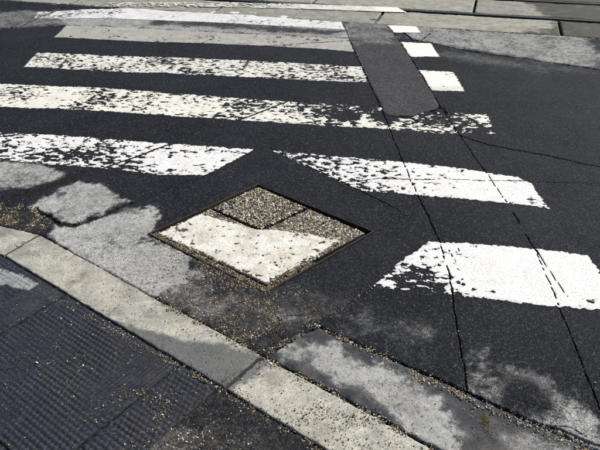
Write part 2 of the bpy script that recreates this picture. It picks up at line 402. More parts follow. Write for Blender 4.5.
# ------------------------------------------------------------------ mesh helpers
def link(o, parent=None, **kw):
    sc.collection.objects.link(o)
    if parent is not None: o.parent = parent
    for a, v in kw.items(): o[a] = v
    return o
def raw_mesh(name, V, F, mat, attrs=None, smooth=True, colour=None):
    """V (n,3); F (m,3) or (m,4)"""
    V = np.ascontiguousarray(V, np.float32); F = np.ascontiguousarray(F, np.int32); k = F.shape[1]
    me = bpy.data.meshes.new(name); me.vertices.add(len(V)); me.vertices.foreach_set('co', V.ravel())
    me.loops.add(F.size); me.loops.foreach_set('vertex_index', F.ravel())
    me.polygons.add(len(F)); me.polygons.foreach_set('loop_start', np.arange(0, F.size, k, dtype=np.int32))
    me.polygons.foreach_set('loop_total', np.full(len(F), k, np.int32))
    me.polygons.foreach_set('use_smooth', np.full(len(F), smooth, bool))
    for a, v in (attrs or {}).items():
        at = me.attributes.new(a, 'FLOAT', 'POINT'); at.data.foreach_set('value', np.ascontiguousarray(v, np.float32))
    if colour is not None:
        at = me.attributes.new('Col', 'FLOAT_COLOR', 'POINT')
        at.data.foreach_set('color', np.ascontiguousarray(np.c_[colour, np.ones(len(colour))], np.float32).ravel())
    me.update(calc_edges=True); me.validate(); me.materials.append(mat)
    return me
def obj(name, me, parent=None, **kw): return link(bpy.data.objects.new(name, me), parent, **kw)
def root(name, **kw): return link(bpy.data.objects.new(name, None), **kw)

def slab(name, Q, mat, parent, top=0.0, thick=.09, res=.01, bev=.006, wob=.004, relief=None, chip=.004, follow=False, sel='slab', **kw):
    """a cast piece: four ground corners in order, gridded top with a rounded, chipped arris and real sides"""
    Q = np.asarray(Q, float)
    A, B, C, D = Q                                  # A->B is u, A->D is v
    lu = max(np.hypot(*(B - A)), np.hypot(*(C - D))); lv = max(np.hypot(*(D - A)), np.hypot(*(C - B)))
    nu = max(6, int(lu / res)); nv = max(6, int(lv / res))
    u = np.linspace(0, 1, nu + 1); v = np.linspace(0, 1, nv + 1)
    eu = min(.3, bev * .5 / lu); ev = min(.3, bev * .5 / lv)
    u = np.unique(np.r_[0, eu, 2 * eu, u[(u > 2.5 * eu) & (u < 1 - 2.5 * eu)], 1 - 2 * eu, 1 - eu, 1]); v = np.unique(np.r_[0, ev, 2 * ev, v[(v > 2.5 * ev) & (v < 1 - 2.5 * ev)], 1 - 2 * ev, 1 - ev, 1])
    U, W = np.meshgrid(u, v, indexing='ij')
    XY = A * ((1 - U) * (1 - W))[..., None] + B * (U * (1 - W))[..., None] + C * (U * W)[..., None] + D * ((1 - U) * W)[..., None]
    x = XY[..., 0]; y = XY[..., 1]
    de = np.minimum(np.minimum(U, 1 - U) * lu, np.minimum(W, 1 - W) * lv)
    cen = XY.reshape(-1, 2).mean(0)
    n = fbm(x, y, 30, 91, 3)
    b2 = bev * (1 + .8 * n)
    z = top - np.maximum(0, b2 - de) ** 2 / np.maximum(b2, 1e-4) * .9
    z = z - chip * np.clip(fbm(x, y, 22, 95, 3) - .25, 0, 1) * (de < .02) * 2
    z = z + wob * .5 * fbm(x, y, 3, 97, 3) + .0006 * fbm(x, y, 60, 99, 2)
    if follow: z = z + base_h(x, y)
    # uneven outline
    k = 1 + 0 * x; j = .0025 * fbm(x, y, 12, 93, 3)
    edge = (de < bev)
    dirv = XY - cen; dl = np.maximum(np.hypot(dirv[..., 0], dirv[..., 1]), 1e-6)
    x = x + np.where(edge, j * dirv[..., 0] / dl, 0); y = y + np.where(edge, j * dirv[..., 1] / dl, 0)
    topm = np.zeros(x.shape)
    if relief is not None:
        rz, topm = relief(U * lu, W * lv, x, y); z = z + rz
    dr, di = stains(x, y, sel); di = np.maximum(di, (de < 1e-6) * 1.0)
    nU, nV = x.shape; idx = np.arange(nU * nV).reshape(nU, nV)
    V = np.stack([x, y, z], -1).reshape(-1, 3)
    F = np.stack([idx[:-1, :-1], idx[1:, :-1], idx[1:, 1:], idx[:-1, 1:]], -1).reshape(-1, 4)
    ring = np.r_[idx[:, 0], idx[-1, 1:], idx[-2::-1, -1], idx[0, -2:0:-1]]
    low = V[ring].copy(); low[:, 2] = top - thick
    n0 = len(V); V = np.r_[V, low]; nx_ = np.roll(np.arange(len(ring)), -1)
    S = np.stack([ring, n0 + np.arange(len(ring)), n0 + nx_, ring[nx_]], -1)
    a = (V[F[0, 1]] - V[F[0, 0]]); c_ = (V[F[0, 3]] - V[F[0, 0]])
    if a[0] * c_[1] - a[1] * c_[0] < 0: F = F[:, ::-1]; 
    else: S = S
    if a[0] * c_[1] - a[1] * c_[0] < 0: S = S[:, ::-1]
    pad = np.zeros(len(ring))
    me = raw_mesh(name, V, np.r_[F, S], mat, {'dry': np.r_[dr.ravel(), dr.ravel()[ring]], 'dirt': np.r_[di.ravel(), pad + 1], 'crack': np.r_[topm.ravel(), pad]})
    return obj(name, me, parent, **kw)

TRI = {}   # marching squares: corners 0=(0,0) 1=(1,0) 2=(1,1) 3=(0,1); edges 4=01 5=12 6=23 7=30
for case in range(1, 16):
    b = [(case >> i) & 1 for i in range(4)]; ring = []
    for i in range(4):
        if b[i]: ring.append(i)
        if b[i] != b[(i + 1) % 4]: ring.append(4 + i)
    if case in (5, 10):
        polys = [[0, 4, 7], [2, 6, 5]] if case == 5 else [[1, 5, 4], [3, 7, 6]]
    else: polys = [ring]
    TRI[case] = [(p[0], p[i], p[i + 1]) for p in polys for i in range(1, len(p) - 1)]
def sheet(name, lo, hi, res, field, hfun, mat, parent, thick=.0025, ang=0.0, **kw):
    """a thin coat wherever field(x, y) > 0, with true edges"""
    c = np.array([(lo[0] + hi[0]) / 2, (lo[1] + hi[1]) / 2])
    gx = np.arange(lo[0], hi[0] + res, res); gy = np.arange(lo[1], hi[1] + res, res)
    X, Y = np.meshgrid(gx, gy, indexing='ij')
    f = field(X, Y); f = np.where(np.abs(f) < 1e-5, 1e-5, f)
    f[0] = f[-1] = -1; f[:, 0] = f[:, -1] = -1
    nx, ny = X.shape; ids = np.arange(nx * ny).reshape(nx, ny)
    def cross(fa, fb, xa, xb): t = np.clip(fa / (fa - fb + 1e-20), .02, .98); return xa + (xb - xa) * t
    hx = cross(f[:-1], f[1:], X[:-1], X[1:]); hy = Y[:-1]
    vy = cross(f[:, :-1], f[:, 1:], Y[:, :-1], Y[:, 1:]); vx = X[:, :-1]
    n0 = nx * ny; hid = n0 + np.arange(hx.size).reshape(hx.shape); n1 = n0 + hx.size; vid = n1 + np.arange(vx.size).reshape(vx.shape)
    P = np.r_[np.stack([X, Y], -1).reshape(-1, 2), np.stack([hx, hy], -1).reshape(-1, 2), np.stack([vx, vy], -1).reshape(-1, 2)]
    rim = np.r_[1 - sstep(0.0, .5, f).ravel(), np.ones(hx.size + vx.size)]
    slots = [ids[:-1, :-1], ids[1:, :-1], ids[1:, 1:], ids[:-1, 1:], hid[:, :-1], vid[1:], hid[:, 1:], vid[:-1]]
    pos = f > 0
    case = pos[:-1, :-1] * 1 + pos[1:, :-1] * 2 + pos[1:, 1:] * 4 + pos[:-1, 1:] * 8
    T = []
    for k, tl in TRI.items():
        m = case == k
        if m.any():
            for t in tl: T.append(np.stack([slots[s][m] for s in t], -1))
    if not T: return None
    T = np.concatenate(T); used, inv = np.unique(T, return_inverse=True); T = inv.reshape(T.shape); P = P[used]; rim = rim[used]
    z = hfun(P[:, 0], P[:, 1]) + thick - .0012 * rim
    me = raw_mesh(name, np.c_[P, z], T, mat, {'rim': rim, 'clean': sstep(.85, 1.0, P[:, 0]) * (P[:, 1] > 4.9), **{a: v for a, v in zip(('dry', 'dirt'), stains(P[:, 0], P[:, 1]))}, 'crack': np.zeros(len(P))})
    return obj(name, me, parent, **kw)

# ------------------------------------------------------------------ road, pavement and track bed: one terrain cut into three sheets
def axis(fine, mid, far, fs, ms):
    a = list(np.arange(fine[0], fine[1], fs)); 
    a = list(np.arange(mid[0], fine[0] - ms * .5, ms)) + a + list(np.arange(fine[1], mid[1] + ms, ms))
    s = ms
    lo = [a[0]]
    while lo[-1] > far[0]: s *= 1.35; lo.append(lo[-1] - s)
    hi = [a[-1]]; s = ms
    while hi[-1] < far[1]: s *= 1.35; hi.append(hi[-1] + s)
    return np.array(lo[:0:-1] + a + hi[1:])
gx = axis((-1.75, 1.75), (-4.3, 4.3), (-220, 220), .0085, .018)
gy = axis((1.2, 4.2), (1.0, 8.9), (-220, 320), .0085, .018)
X, Y = np.meshgrid(gx, gy, indexing='ij')
Z, CK = road_h(X, Y)
near = (np.abs(X) < 7) & (Y > -1) & (Y < 12)
# seats for the cast pieces
def seat(P, depth, grow=-.004):
    m = np.zeros(X.shape, bool); lo = P.min(0) - .05; hi = P.max(0) + .05
    b = (X > lo[0]) & (X < hi[0]) & (Y > lo[1]) & (Y < hi[1]); m[b] = poly_sd(X[b], Y[b], P) > -grow
    Z[m] = np.minimum(Z[m], -depth); CK[m] = 1
kerb_poly = np.r_[kerb_pts, kerb_in[::-1]]
CK0 = CK.copy()
seat(kerb_poly, .06, .002)
for q in GSL: seat(q, .06, .006)
seat(MH, .045, -.003)
kc = off(kerb_pts, kW * .5); k_ext = np.r_[[kc[0] + (kc[0] - kc[1]) * 120], kc, [kc[-1] + (kc[-1] - kc[-2]) * 160]]
pav_poly = np.r_[k_ext, [k_ext[-1] + np.array([0, -600]), k_ext[0] + np.array([0, -900])]]
far_d = (X - tO[0]) * nT[0] + (Y - tO[1]) * nT[1]
is_pav = poly_sd(X, Y, pav_poly) > 0
is_bed = (far_d > .02) & ~is_pav
Z[is_bed & near] = np.minimum(Z[is_bed & near], -.07)
Z[is_bed & ~near] = -.02
DR, DI = np.zeros(X.shape), np.zeros(X.shape)
DR[near], DI[near] = stains(X[near], Y[near])
mp_ = near & is_pav; DR[mp_] = stains(X[mp_], Y[mp_], 'pave')[0]
DR[(far_d > 0)] = np.maximum(DR[far_d > 0], .7)
fp = is_pav[:-1, :-1]; fb = is_bed[:-1, :-1]
idx = np.arange(X.size).reshape(X.shape)
FQ = np.stack([idx[:-1, :-1], idx[1:, :-1], idx[1:, 1:], idx[:-1, 1:]], -1)
prox = (CK0 > .001)
for _ in range(2):
    q = prox.copy(); q[1:] |= prox[:-1]; q[:-1] |= prox[1:]; q[:, 1:] |= prox[:, :-1]; q[:, :-1] |= prox[:, 1:]; prox = q
seated = (CK > CK0 + .001) | is_bed | is_pav
q = seated.copy(); q[1:] |= seated[:-1]; q[:-1] |= seated[1:]; q[:, 1:] |= seated[:, :-1]; q[:, :-1] |= seated[:, 1:]
def anyc(a): return a[:-1, :-1] | a[1:, :-1] | a[1:, 1:] | a[:-1, 1:]
REF = anyc(prox & near) & ~anyc(q)
VV = np.stack([X, Y, Z], -1).reshape(-1, 3)
def cut(name, mask, mat, **kw):
    F = FQ[mask & ~REF]; used, inv = np.unique(F, return_inverse=True); inv = inv.reshape(-1, 4)
    V = VV[used]; at = [a.ravel()[used] for a in (DR, DI, CK)]
    ii, jj = np.nonzero(mask & REF)
    if len(ii):                                   # finer faces along the cracks
        S = 3; t = np.linspace(0, 1, S + 1); A, B = np.meshgrid(t, t, indexing='ij')
        x = gx[ii][:, None, None] * (1 - A) + gx[ii + 1][:, None, None] * A; y = gy[jj][:, None, None] * (1 - B) + gy[jj + 1][:, None, None] * B
        w4 = [(1 - A) * (1 - B), A * (1 - B), A * B, (1 - A) * B]
        def lerp(q): return sum(w * q[i_][:, None, None] for w, i_ in zip(w4, ((ii, jj), (ii + 1, jj), (ii + 1, jj + 1), (ii, jj + 1))))
        z, ck = road_h(x, y)
        k = np.arange((S + 1) ** 2).reshape(S + 1, S + 1); f1 = np.stack([k[:-1, :-1], k[1:, :-1], k[1:, 1:], k[:-1, 1:]], -1).reshape(-1, 4)
        Fr = (len(V) + np.arange(len(ii))[:, None, None] * (S + 1) ** 2 + f1[None]).reshape(-1, 4)
        V = np.r_[V, np.stack([x, y, z], -1).reshape(-1, 3)]; inv = np.r_[inv, Fr]
        at = [np.r_[at[0], lerp(DR).ravel()], np.r_[at[1], lerp(DI).ravel()], np.r_[at[2], ck.ravel()]]
    me = raw_mesh(name, V, inv, mat, {'dry': at[0], 'dirt': at[1], 'crack': at[2]})
    return obj(name, me, **kw)
road = cut('road', ~fp & ~fb, M_road, kind='structure')
pavement = cut('pavement', fp, M_pave, kind='structure')
bed = cut('tram_track_bed', fb & ~fp, M_bed, kind='structure')

# ------------------------------------------------------------------ kerb
kerb = root('kerb', kind='structure')
def kpt(i, f):   # point pairs along kerb segment i
    return kerb_pts[i] * (1 - f) + kerb_pts[i + 1] * f, kerb_in[i] * (1 - f) + kerb_in[i + 1] * f
def kstone(i, f0, f1, top, label=None):
    L = np.hypot(*(kerb_pts[i + 1] - kerb_pts[i])); g = .0055 / L
    a = kpt(i, f0 + g); b = kpt(i, f1 - g)
    o = slab('kerb_stone', [a[0], b[0], b[1], a[1]], M_kerb, kerb, top=top, thick=.16, res=.009, bev=.007, wob=.004, chip=.004, follow=True, sel='kerb')
    if label: o['label'] = label
kstone(0, 0, 1, .010)
kstone(1, 0, 1, .007, 'short pale kerb stone with a dark damp end at the left edge')
kstone(2, 0, 1, .006, 'long pale kerb stone with a grey damp stain along its lower edge')
kstone(3, 0, 1, .005, 'cream kerb stone strewn with grit at the bottom edge')
kstone(4, 0, 1, .008)

# ------------------------------------------------------------------ gutter slabs
gutter = root('gutter', kind='structure')
for i, q in enumerate(GSL):
    o = slab('gutter_slab', q, M_gut, gutter, top=.002, thick=.08, res=.009, bev=.010, wob=.006, chip=.006, follow=True, sel='gutter')

# ------------------------------------------------------------------ tactile tiles on the pavement
tdir = (kerb_in[3] - kerb_in[2]) / np.hypot(*(kerb_in[3] - kerb_in[2]))
tn = np.array([tdir[1], -tdir[0]]); tn = tn if tn[1] < 0 else -tn
gr = G1(155, 386); s_g = (gr - kerb_in[2]) @ tdir            # groove between two tiles
TL, TW = .74, .62
def tile_relief(ribs):
    def f(a, b, x, y):
        s = a; t = b
        q = .0215
        row = np.floor(t / q)
        bx = np.abs(((s / q + .5 * (row % 2)) % 1) - .5) * 2; by = np.abs((t / q) % 1 - .5) * 2
        dmd = np.clip(1.25 - np.maximum(bx, by) * 1.15 - .25 * (bx + by), 0, 1)
        bump = sstep(0.05, .6, dmd)
        rb = sstep(.15, .75, 1 - np.abs(((s / .0185) % 1) - .5) * 2)
        wgt = sstep(TL - .195, TL - .175, s) * (1 - sstep(.20, .30, t + .10 * fbm(x, y, 6, 311, 3))) if ribs else np.zeros(s.shape)
        k = bump * (1 - wgt) + rb * wgt
        mar = np.minimum(np.minimum(s, TL - s), t)
        k = k * sstep(.006, .018, mar)
        worn = np.clip(.72 + .95 * fbm(x, y, 4, 301, 4, .6), .06, 1.15)
        return .0058 * k * worn - .003, k * worn * .9
    return f
for k in range(-2, 1):
    for r in range(0, 2):
        if k == 0: s0, s1, full = s_g + .006, s_g + .20, False
        else: s0, s1, full = s_g + TL * k + .006, s_g + TL * (k + 1) - .004, True
        t0 = .010 + r * (TW + .008); t1 = t0 + TW
        A = kerb_in[2] + tdir * s0 + tn * t0; B = kerb_in[2] + tdir * s1 + tn * t0
        C = kerb_in[2] + tdir * s1 + tn * t1; D = kerb_in[2] + tdir * s0 + tn * t1
        q = np.array([A, B, C, D]); 
        slab('paving_tile', q, M_tile, pavement, top=.007, thick=.05, res=.0048, bev=.004, wob=.010, relief=tile_relief(full), chip=.003, follow=True, sel='tile')

# ------------------------------------------------------------------ tram lane: concrete slabs and rails
def tp(a, d): return tO + dT * a + nT * d
a0 = (G1(385, 10) - tO) @ dT
for k in range(-5, 5):
    s = a0 + 1.93 * k
    slab('concrete_slab', [tp(s + .012, 0), tp(s + 1.918, 0), tp(s + 1.918, S1), tp(s + .012, S1)], M_slab, bed, top=.006 + .002 * (k % 2), thick=.07, res=.03, bev=.012, wob=.008)
a1 = (G1(475, 6) - tO) @ dT
GAU = .86
for k in range(-5, 5):
    s = a1 + 1.93 * k
    slab('concrete_slab', [tp(s + .012, S1 + .15), tp(s + 1.918, S1 + .15), tp(s + 1.918, S1 + GAU), tp(s + .012, S1 + GAU)], M_slab, bed, top=.008, thick=.07, res=.03, bev=.012, wob=.008)
    slab('concrete_slab', [tp(s + .3, S1 + GAU + .15), tp(s + 2.2, S1 + GAU + .15), tp(s + 2.2, S1 + GAU + 1.4), tp(s + .3, S1 + GAU + 1.4)], M_slab, bed, top=.008, thick=.07, res=.05, bev=.012, wob=.008)
def rail(d0, lab):
    r = root('tram_rail', label=lab, category='rail', group='rails of the tram track'); 
    prof_h = [(0.0, -.06), (0.0, -.012), (.030, -.012), (.032, -.045), (.068, -.045), (.070, .002), (.074, .006), (.122, .006), (.128, .002), (.130, -.06)]
    def ext(nm, pr, m):
        V = []; L = 40
        for a in (-L / 2, L / 2):
            for d, z in pr: p = tp(a0 + a, d0 + d + .01); V.append((p[0], p[1], z))
        n = len(pr); F = [(i, i + 1, n + i + 1, n + i) for i in range(n - 1)]
        me = raw_mesh(nm, np.array(V), np.array(F)[:, ::-1], m, smooth=False); return obj(nm, me, r)
    ext('groove_lip', prof_h[:6], M_railside)
    ext('rail_head', prof_h[5:], M_rail)
rail(S1, 'nearer grooved steel tram rail running along the top edge')
rail(S1 + GAU, 'farther steel tram rail in the top right corner')

# ------------------------------------------------------------------ repaired trench strip
patch_px = [(340,16.5),(383,20),(393,33),(410,57),(425,82),(440,106),(434,110),(422,113),(412,117),(398,116.5),(386,116),(378,100),(370,85),(352,45)]
PG = G(patch_px)
def rh(x, y): return road_h(x, y, False)[0]
lo, hi = PG.min(0) - .05, PG.max(0) + .05
def pf(x, y): return (poly_sd(x, y, PG) + .012 * fbm(x, y, 16, 61, 3) - .004) / .03
pt = sheet('asphalt_patch', lo, hi, .014, pf, lambda x, y: base_h(x, y) + .0012 * fbm(x, y, 45, 43, 2), M_patch, road, thick=.0045, label='purplish grey strip of repair asphalt crossing the zebra stripes')

# ------------------------------------------------------------------ zebra stripes
diam = G([(262,146),(200,178.5),(118,212),(150,260),(265,300),(372,288.5),(430,241),(400,212),(345,183.5)])
P_white = (.80, .79, .765); P_cream = (.74, .72, .65); P_tan = (.42, .405, .36)
STR = [
 # name label, polygon, base wear, chip list (px x, y, radius m, add), colour, dirt colour, dirt amount, res
 ('thin cream stripe on the concrete slabs beside the tram rail', [(45,4),(200,3),(300,5),(397,8.5),(407,13.7),(385,13),(300,10),(200,8),(60,8)], -.12, [(60,6,1.2,.35),(395,11,.6,-.7),(345,9,.7,-.3)], P_cream, (.30, .29, .24), .8, .013, 0),
 ('farthest grey white zebra stripe, broad and scuffed along its middle', [(37,12),(85,9.5),(130,8.3),(200,10.5),(300,15),(340,17.5),(383,20),(413,20.5),(421,33),(394,33),(345,30),(280,26),(200,22),(110,18.5),(34,18.5)], -.58, [(60,14,.9,.45),(250,22,.5,.25),(320,27,.35,.25),(170,16,.6,.1),(160,11,1.,-.2),(403,27,.4,-.6)], (.74, .73, .70), (.40, .39, .37), .6, .012, 0),
 ('dirty tan zebra stripe second from the tram rail', [(66,25.8),(130,27.5),(200,32),(290,36),(347,39),(401,42.5),(431,43.5),(440,57),(411,57),(352,51.7),(280,47),(200,43.4),(120,40.5),(54,37.6)], -.46, [(300,43,.5,.12),(420,50,.4,-.4)], P_tan, (.27, .255, .22), .95, .011, 0),
 ('cream zebra stripe with dark chips all along, third from the rail', [(37,53),(110,55),(200,59),(290,63),(360,66.5),(420,70.5),(453,72.5),(465,92),(428,91),(367,83),(290,79.5),(200,75),(100,70.8),(24,66.8)], -.16, [(447,80,.35,-.6),(350,75,.3,.0),(130,62,.4,.06),(200,67,.4,.05)], P_cream, (.42, .38, .30), .5, .008, 0),
 ('worn white zebra stripe broken up beside the repair strip', [(-60,82),(2,84),(100,87.5),(200,95),(290,102),(380,108),(440,112),(487,114),(495,134),(440,133.5),(380,129),(300,124),(200,118),(100,111.5),(2,107),(-70,104)], -.15, [(120,92,.5,.0),(30,105,.4,-.15),(180,108,.4,-.2),(150,98,.25,.1),(235,99,.28,.14),(250,103,.22,.14),(280,115,.16,-.16),(305,108,.2,.12),(330,113,.14,.06),(345,117,.075,1.6),(384,118,.07,1.6),(325,108,.14,.14),(310,103,.12,.25),(365,108,.08,.35),(410,126,.16,.22),(440,118,.2,.22),(340,104,.1,.5),(400,112,.1,.3),(460,119,.25,.16),(480,130,.16,.25),(470,135,.10,.2)], (.80, .775, .69), (.45, .41, .33), .4, .007, 0),
 ('long bright zebra stripe cut apart above the square cover', [(-70,130),(0,133),(65,136),(130,141),(200,146),(257,150),(280,151.5),(350,158),(450,167),(518,177),(526,180),(532,184),(549,208.5),(500,203),(450,198.5),(400,194),(362,192),(345,184),(255,178),(215,176),(160,175),(100,168),(40,163),(0,160),(-80,156)], -.16, [(30,150,.4,.03),(90,158,.35,.06),(110,148,.3,.05),(190,158,.3,-.18),(230,155,.2,-.12),(300,160,.2,-.02),(340,165,.2,.10),(400,170,.3,-.08),(480,172,.25,-.1),(420,190,.3,-.12),(500,192,.3,-.45),(536,202,.06,.35),(380,190,.15,.05),(100,165,.2,.1)], P_white, (.50, .47, .40), .35, .006, 1),
 ('nearest broad white zebra stripe with its slanted end chipped', [(371,287.3),(390,270),(405,258),(430,242),(465,243.5),(500,246),(545,250),(580,254),(588,256),(596,266),(625,314),(600,310.8),(540,305),(495,300),(450,295),(410,291)], -.42, [(400,285,.2,.22),(420,282,.16,.26),(445,288,.14,.24),(470,290,.14,.16),(395,273,.09,.18),(425,268,.08,.08),(455,257,.09,.08),(500,262,.3,-.2),(560,280,.4,-.35),(460,272,.06,.12),(512,285,.05,.25),(575,303,.07,.30),(590,301,.05,.3),(500,297,.1,.1),(440,250,.1,-.2)], P_white, (.58, .56, .50), .22, .0055, 0),
]
for i, (lab, px, base, chips, c0, c1, amt, res, cutd) in enumerate(STR):
    P = G(px); mt = paint('road_paint_%s' % 'abcdefg'[i], c0, c1, amt)
    bd = P[len(P) // 2 - 1] - P[0]; th = -.16; ct, st_ = math.cos(th), math.sin(th)
    cg = [(G1(a, b), r, k) for a, b, r, k in chips]
    def fld(x, y, P=P, base=base, cg=cg, cutd=cutd, i=i, res=res, ct=ct, st_=st_):
        s = x * ct + y * st_; t = -x * st_ + y * ct
        d = poly_sd(x, y, P)
        if i > 0: d = np.minimum(d, -poly_sd(x, y, PG) - .006)
        if cutd: d = np.minimum(d, -poly_sd(x, y, diam) + .004)
        thr = np.full(x.shape, base)
        for (g, r, k) in cg: thr = thr + k * np.exp(-((x - g[0]) ** 2 + (y - g[1]) ** 2) / (r * r))
        n = fbm(s * .62, t, 27, 400 + i * 13, 5, .72) + .30 * fbm(s * .7, t, 4, 480 + i, 2)
        v1 = (n - thr) / .35
        v2 = d / .022 + .55 * fbm(s, t, 38, 440 + i, 3) - .05
        ck, _ = crack_field(x, y)
        v3 = (.45 - ck) * 3
        return np.minimum(np.minimum(v1, v2), v3)
    hf = (lambda x, y: base_h(x, y) + .0005 * fbm(x, y, 60, 48, 2)) if i > 0 else (lambda x, y: np.full(x.shape, .0125))
    par = road if i > 0 else bed
    sheet('zebra_stripe', P.min(0) - .03, P.max(0) + .03, res, fld, hf, mt, par, thick=.0032, label=lab)

# ------------------------------------------------------------------ pebbles
_t = (1 + 5 ** .5) / 2
ICO = np.array([(-1,_t,0),(1,_t,0),(-1,-_t,0),(1,-_t,0),(0,-1,_t),(0,1,_t),(0,-1,-_t),(0,1,-_t),(_t,0,-1),(_t,0,1),(-_t,0,-1),(-_t,0,1)], float); ICO /= np.linalg.norm(ICO[0])
ICF = np.array([(0,11,5),(0,5,1),(0,1,7),(0,7,10),(0,10,11),(1,5,9),(5,11,4),(11,10,2),(10,7,6),(7,1,8),(3,9,4),(3,4,2),(3,2,6),(3,6,8),(3,8,9),(4,9,5),(2,4,11),(6,2,10),(8,6,7),(9,8,1)])
PAL = np.array([(.44,.39,.29),(.33,.25,.135),(.15,.10,.052),(.33,.23,.09),(.21,.205,.19),(.016,.015,.014),(.62,.60,.54),(.065,.056,.046)])
def pebbles(name, xy, z, r, cols, mat, parent=None, flat=.62, sink=.25, **kw):
    n = len(xy)
    V = np.repeat(ICO[None], n, 0) * (1 + .55 * (rng.random((n, 12, 1)) - .5))
    sc3 = np.stack([r * (1 + .5 * rng.random(n)), r * (.75 + .3 * rng.random(n)), r * flat * (.8 + .5 * rng.random(n))], -1)
    V = V * sc3[:, None]
    a = rng.random(n) * 6.283; c, s = np.cos(a)[:, None], np.sin(a)[:, None]
    x = V[..., 0] * c - V[..., 1] * s; y = V[..., 0] * s + V[..., 1] * c
    tl = rng.normal(0, .25, (n, 1)); zz = V[..., 2] + x * tl
    V = np.stack([x + xy[:, :1], y + xy[:, 1:], zz + (z + sc3[:, 2] * (1 - 2 * sink))[:, None]], -1).reshape(-1, 3)
    F = (ICF[None] + 12 * np.arange(n)[:, None, None]).reshape(-1, 3)
    me = raw_mesh(name, V, F, mat, colour=np.repeat(cols, 12, 0), smooth=False)
    return obj(name, me, parent, **kw)
def pick(n, wts):
    wts = np.array(wts, float); k = rng.choice(len(PAL), n, p=wts / wts.sum())
    return PAL[k] * (.7 + .6 * rng.random((n, 1)))
pieces = [(kerb_poly, .006), (GSL[0], .002), (GSL[1], .002)]
def surf(x, y):
    z, _ = road_h(x, y, False)
    for P, t in pieces:
        m = poly_sd(x, y, P) > .004; z = np.where(m, base_h(x, y) + t, z)
    for q in tileq:
        m = poly_sd(x, y, q) > 0; z = np.where(m, base_h(x, y) + .006, z)
    return z
tileq = []
for k in (-2, -1, 0):
    for r in range(2):
        if k == 0: s0, s1 = s_g + .006, s_g + .20
        else: s0, s1 = s_g + TL * k, s_g + TL * (k + 1)
        t0 = .010 + r * (TW + .008); t1 = t0 + TW
        tileq.append(np.array([kerb_in[2] + tdir * s + tn * t for s, t in ((s0, t0), (s1, t0), (s1, t1), (s0, t1))]))
GRV = [  # px polygon, stones per m2, size range mm(radius), palette weights
 ([(165,248),(262,294),(300,288),(325,302),(312,322),(262,354),(215,332),(150,296)], 4200, (1.8, 4.8), (5,7,5,3,2,3,2,3)),
 ([(200,268),(262,292),(285,300),(270,330),(240,342),(190,312)], 5000, (1.8, 5.2), (5,8,5,4,1,3,2,3)),
 ([(-40,203),(30,206),(48,216),(50,224),(36,234),(0,221),(-40,214)], 8000, (3.0, 6.5), (3,6,6,2,2,4,1,4)),
 ([(0,262),(45,240),(160,304),(262,358),(217,386),(100,322)], 520, (2.2, 4.6), (1,1,2,.5,1,6,.6,5)),
 ([(258,358),(340,396),(440,455),(340,470),(222,388)], 2000, (1.8, 4.4), (2,4,5,1,2,6,1,5)),
 ([(300,400),(420,445),(430,470),(320,455)], 3000, (1.8, 4.4), (4,4,4,1,2,4,3,4)),
 ([(48,244),(130,212),(150,236),(200,268),(160,300)], 500, (1.8, 3.6), (2,2,3,.5,2,4,1,4)),
 ([(300,345),(400,372),(455,400),(470,450),(400,440),(330,390)], 900, (1.8, 4.0), (4,4,3,1,3,2,4,3)),
 ([(365,362),(395,372),(392,398),(362,388)], 2200, (1.8, 3.2), (1,1,1,0,1,8,2,4)),
 ([(470,400),(600,455),(560,470),(470,450)], 500, (1.8, 4.0), (5,4,3,1,3,2,4,3)),
 ([(300,295),(400,330),(470,400),(400,362),(315,322)], 350, (1.5, 3.4), (4,4,3,1,4,2,3,3)),
 ([(160,395),(225,392),(330,455),(300,480),(100,480),(130,430)], 1500, (2.0, 4.8), (4,5,4,2,3,3,4,4)),
 ([(60,320),(110,330),(215,392),(160,410),(120,440),(90,400),(30,350)], 520, (2.0, 4.6), (4,5,4,2,2,3,3,3)),
 ([(0,290),(60,300),(120,440),(60,470),(-20,470)], 170, (2.2, 4.8), (4,4,3,2,2,2,4,2)),
 ([(136,395),(165,395),(172,418),(148,440),(134,425)], 2600, (2.0, 5.5), (3,6,4,4,1,3,3,2)),
 ([(140,430),(200,425),(215,470),(130,470)], 2200, (2.2, 5.2), (4,3,2,1,4,3,5,4)),
 ([(80,310),(160,346),(215,382),(221,392),(160,360),(90,324)], 1500, (2.0, 5.0), (3,4,6,2,1,4,2,4)),
]
XYs, Rs, Cs = [], [], []
for px, den, (r0, r1), wts in GRV:
    P = G(px); lo, hi = P.min(0), P.max(0); n = int(den * (hi[0] - lo[0]) * (hi[1] - lo[1]))
    n = int(n * 2.5); p = lo + (hi - lo) * rng.random((n, 2)); cl = fbm(p[:, 0], p[:, 1], 11, 601, 3)
    sd_ = poly_sd(p[:, 0], p[:, 1], P)
    keep = (sd_ > -.03 * rng.random(n)) & (rng.random(n) < sstep(-.5, .45, cl)) & (poly_sd(p[:, 0], p[:, 1], MH) < .004)
    p = p[keep]; XYs.append(p); Rs.append((r0 + (r1 - r0) * rng.random(len(p)) ** 2.8) * .00072); Cs.append(pick(len(p), wts))
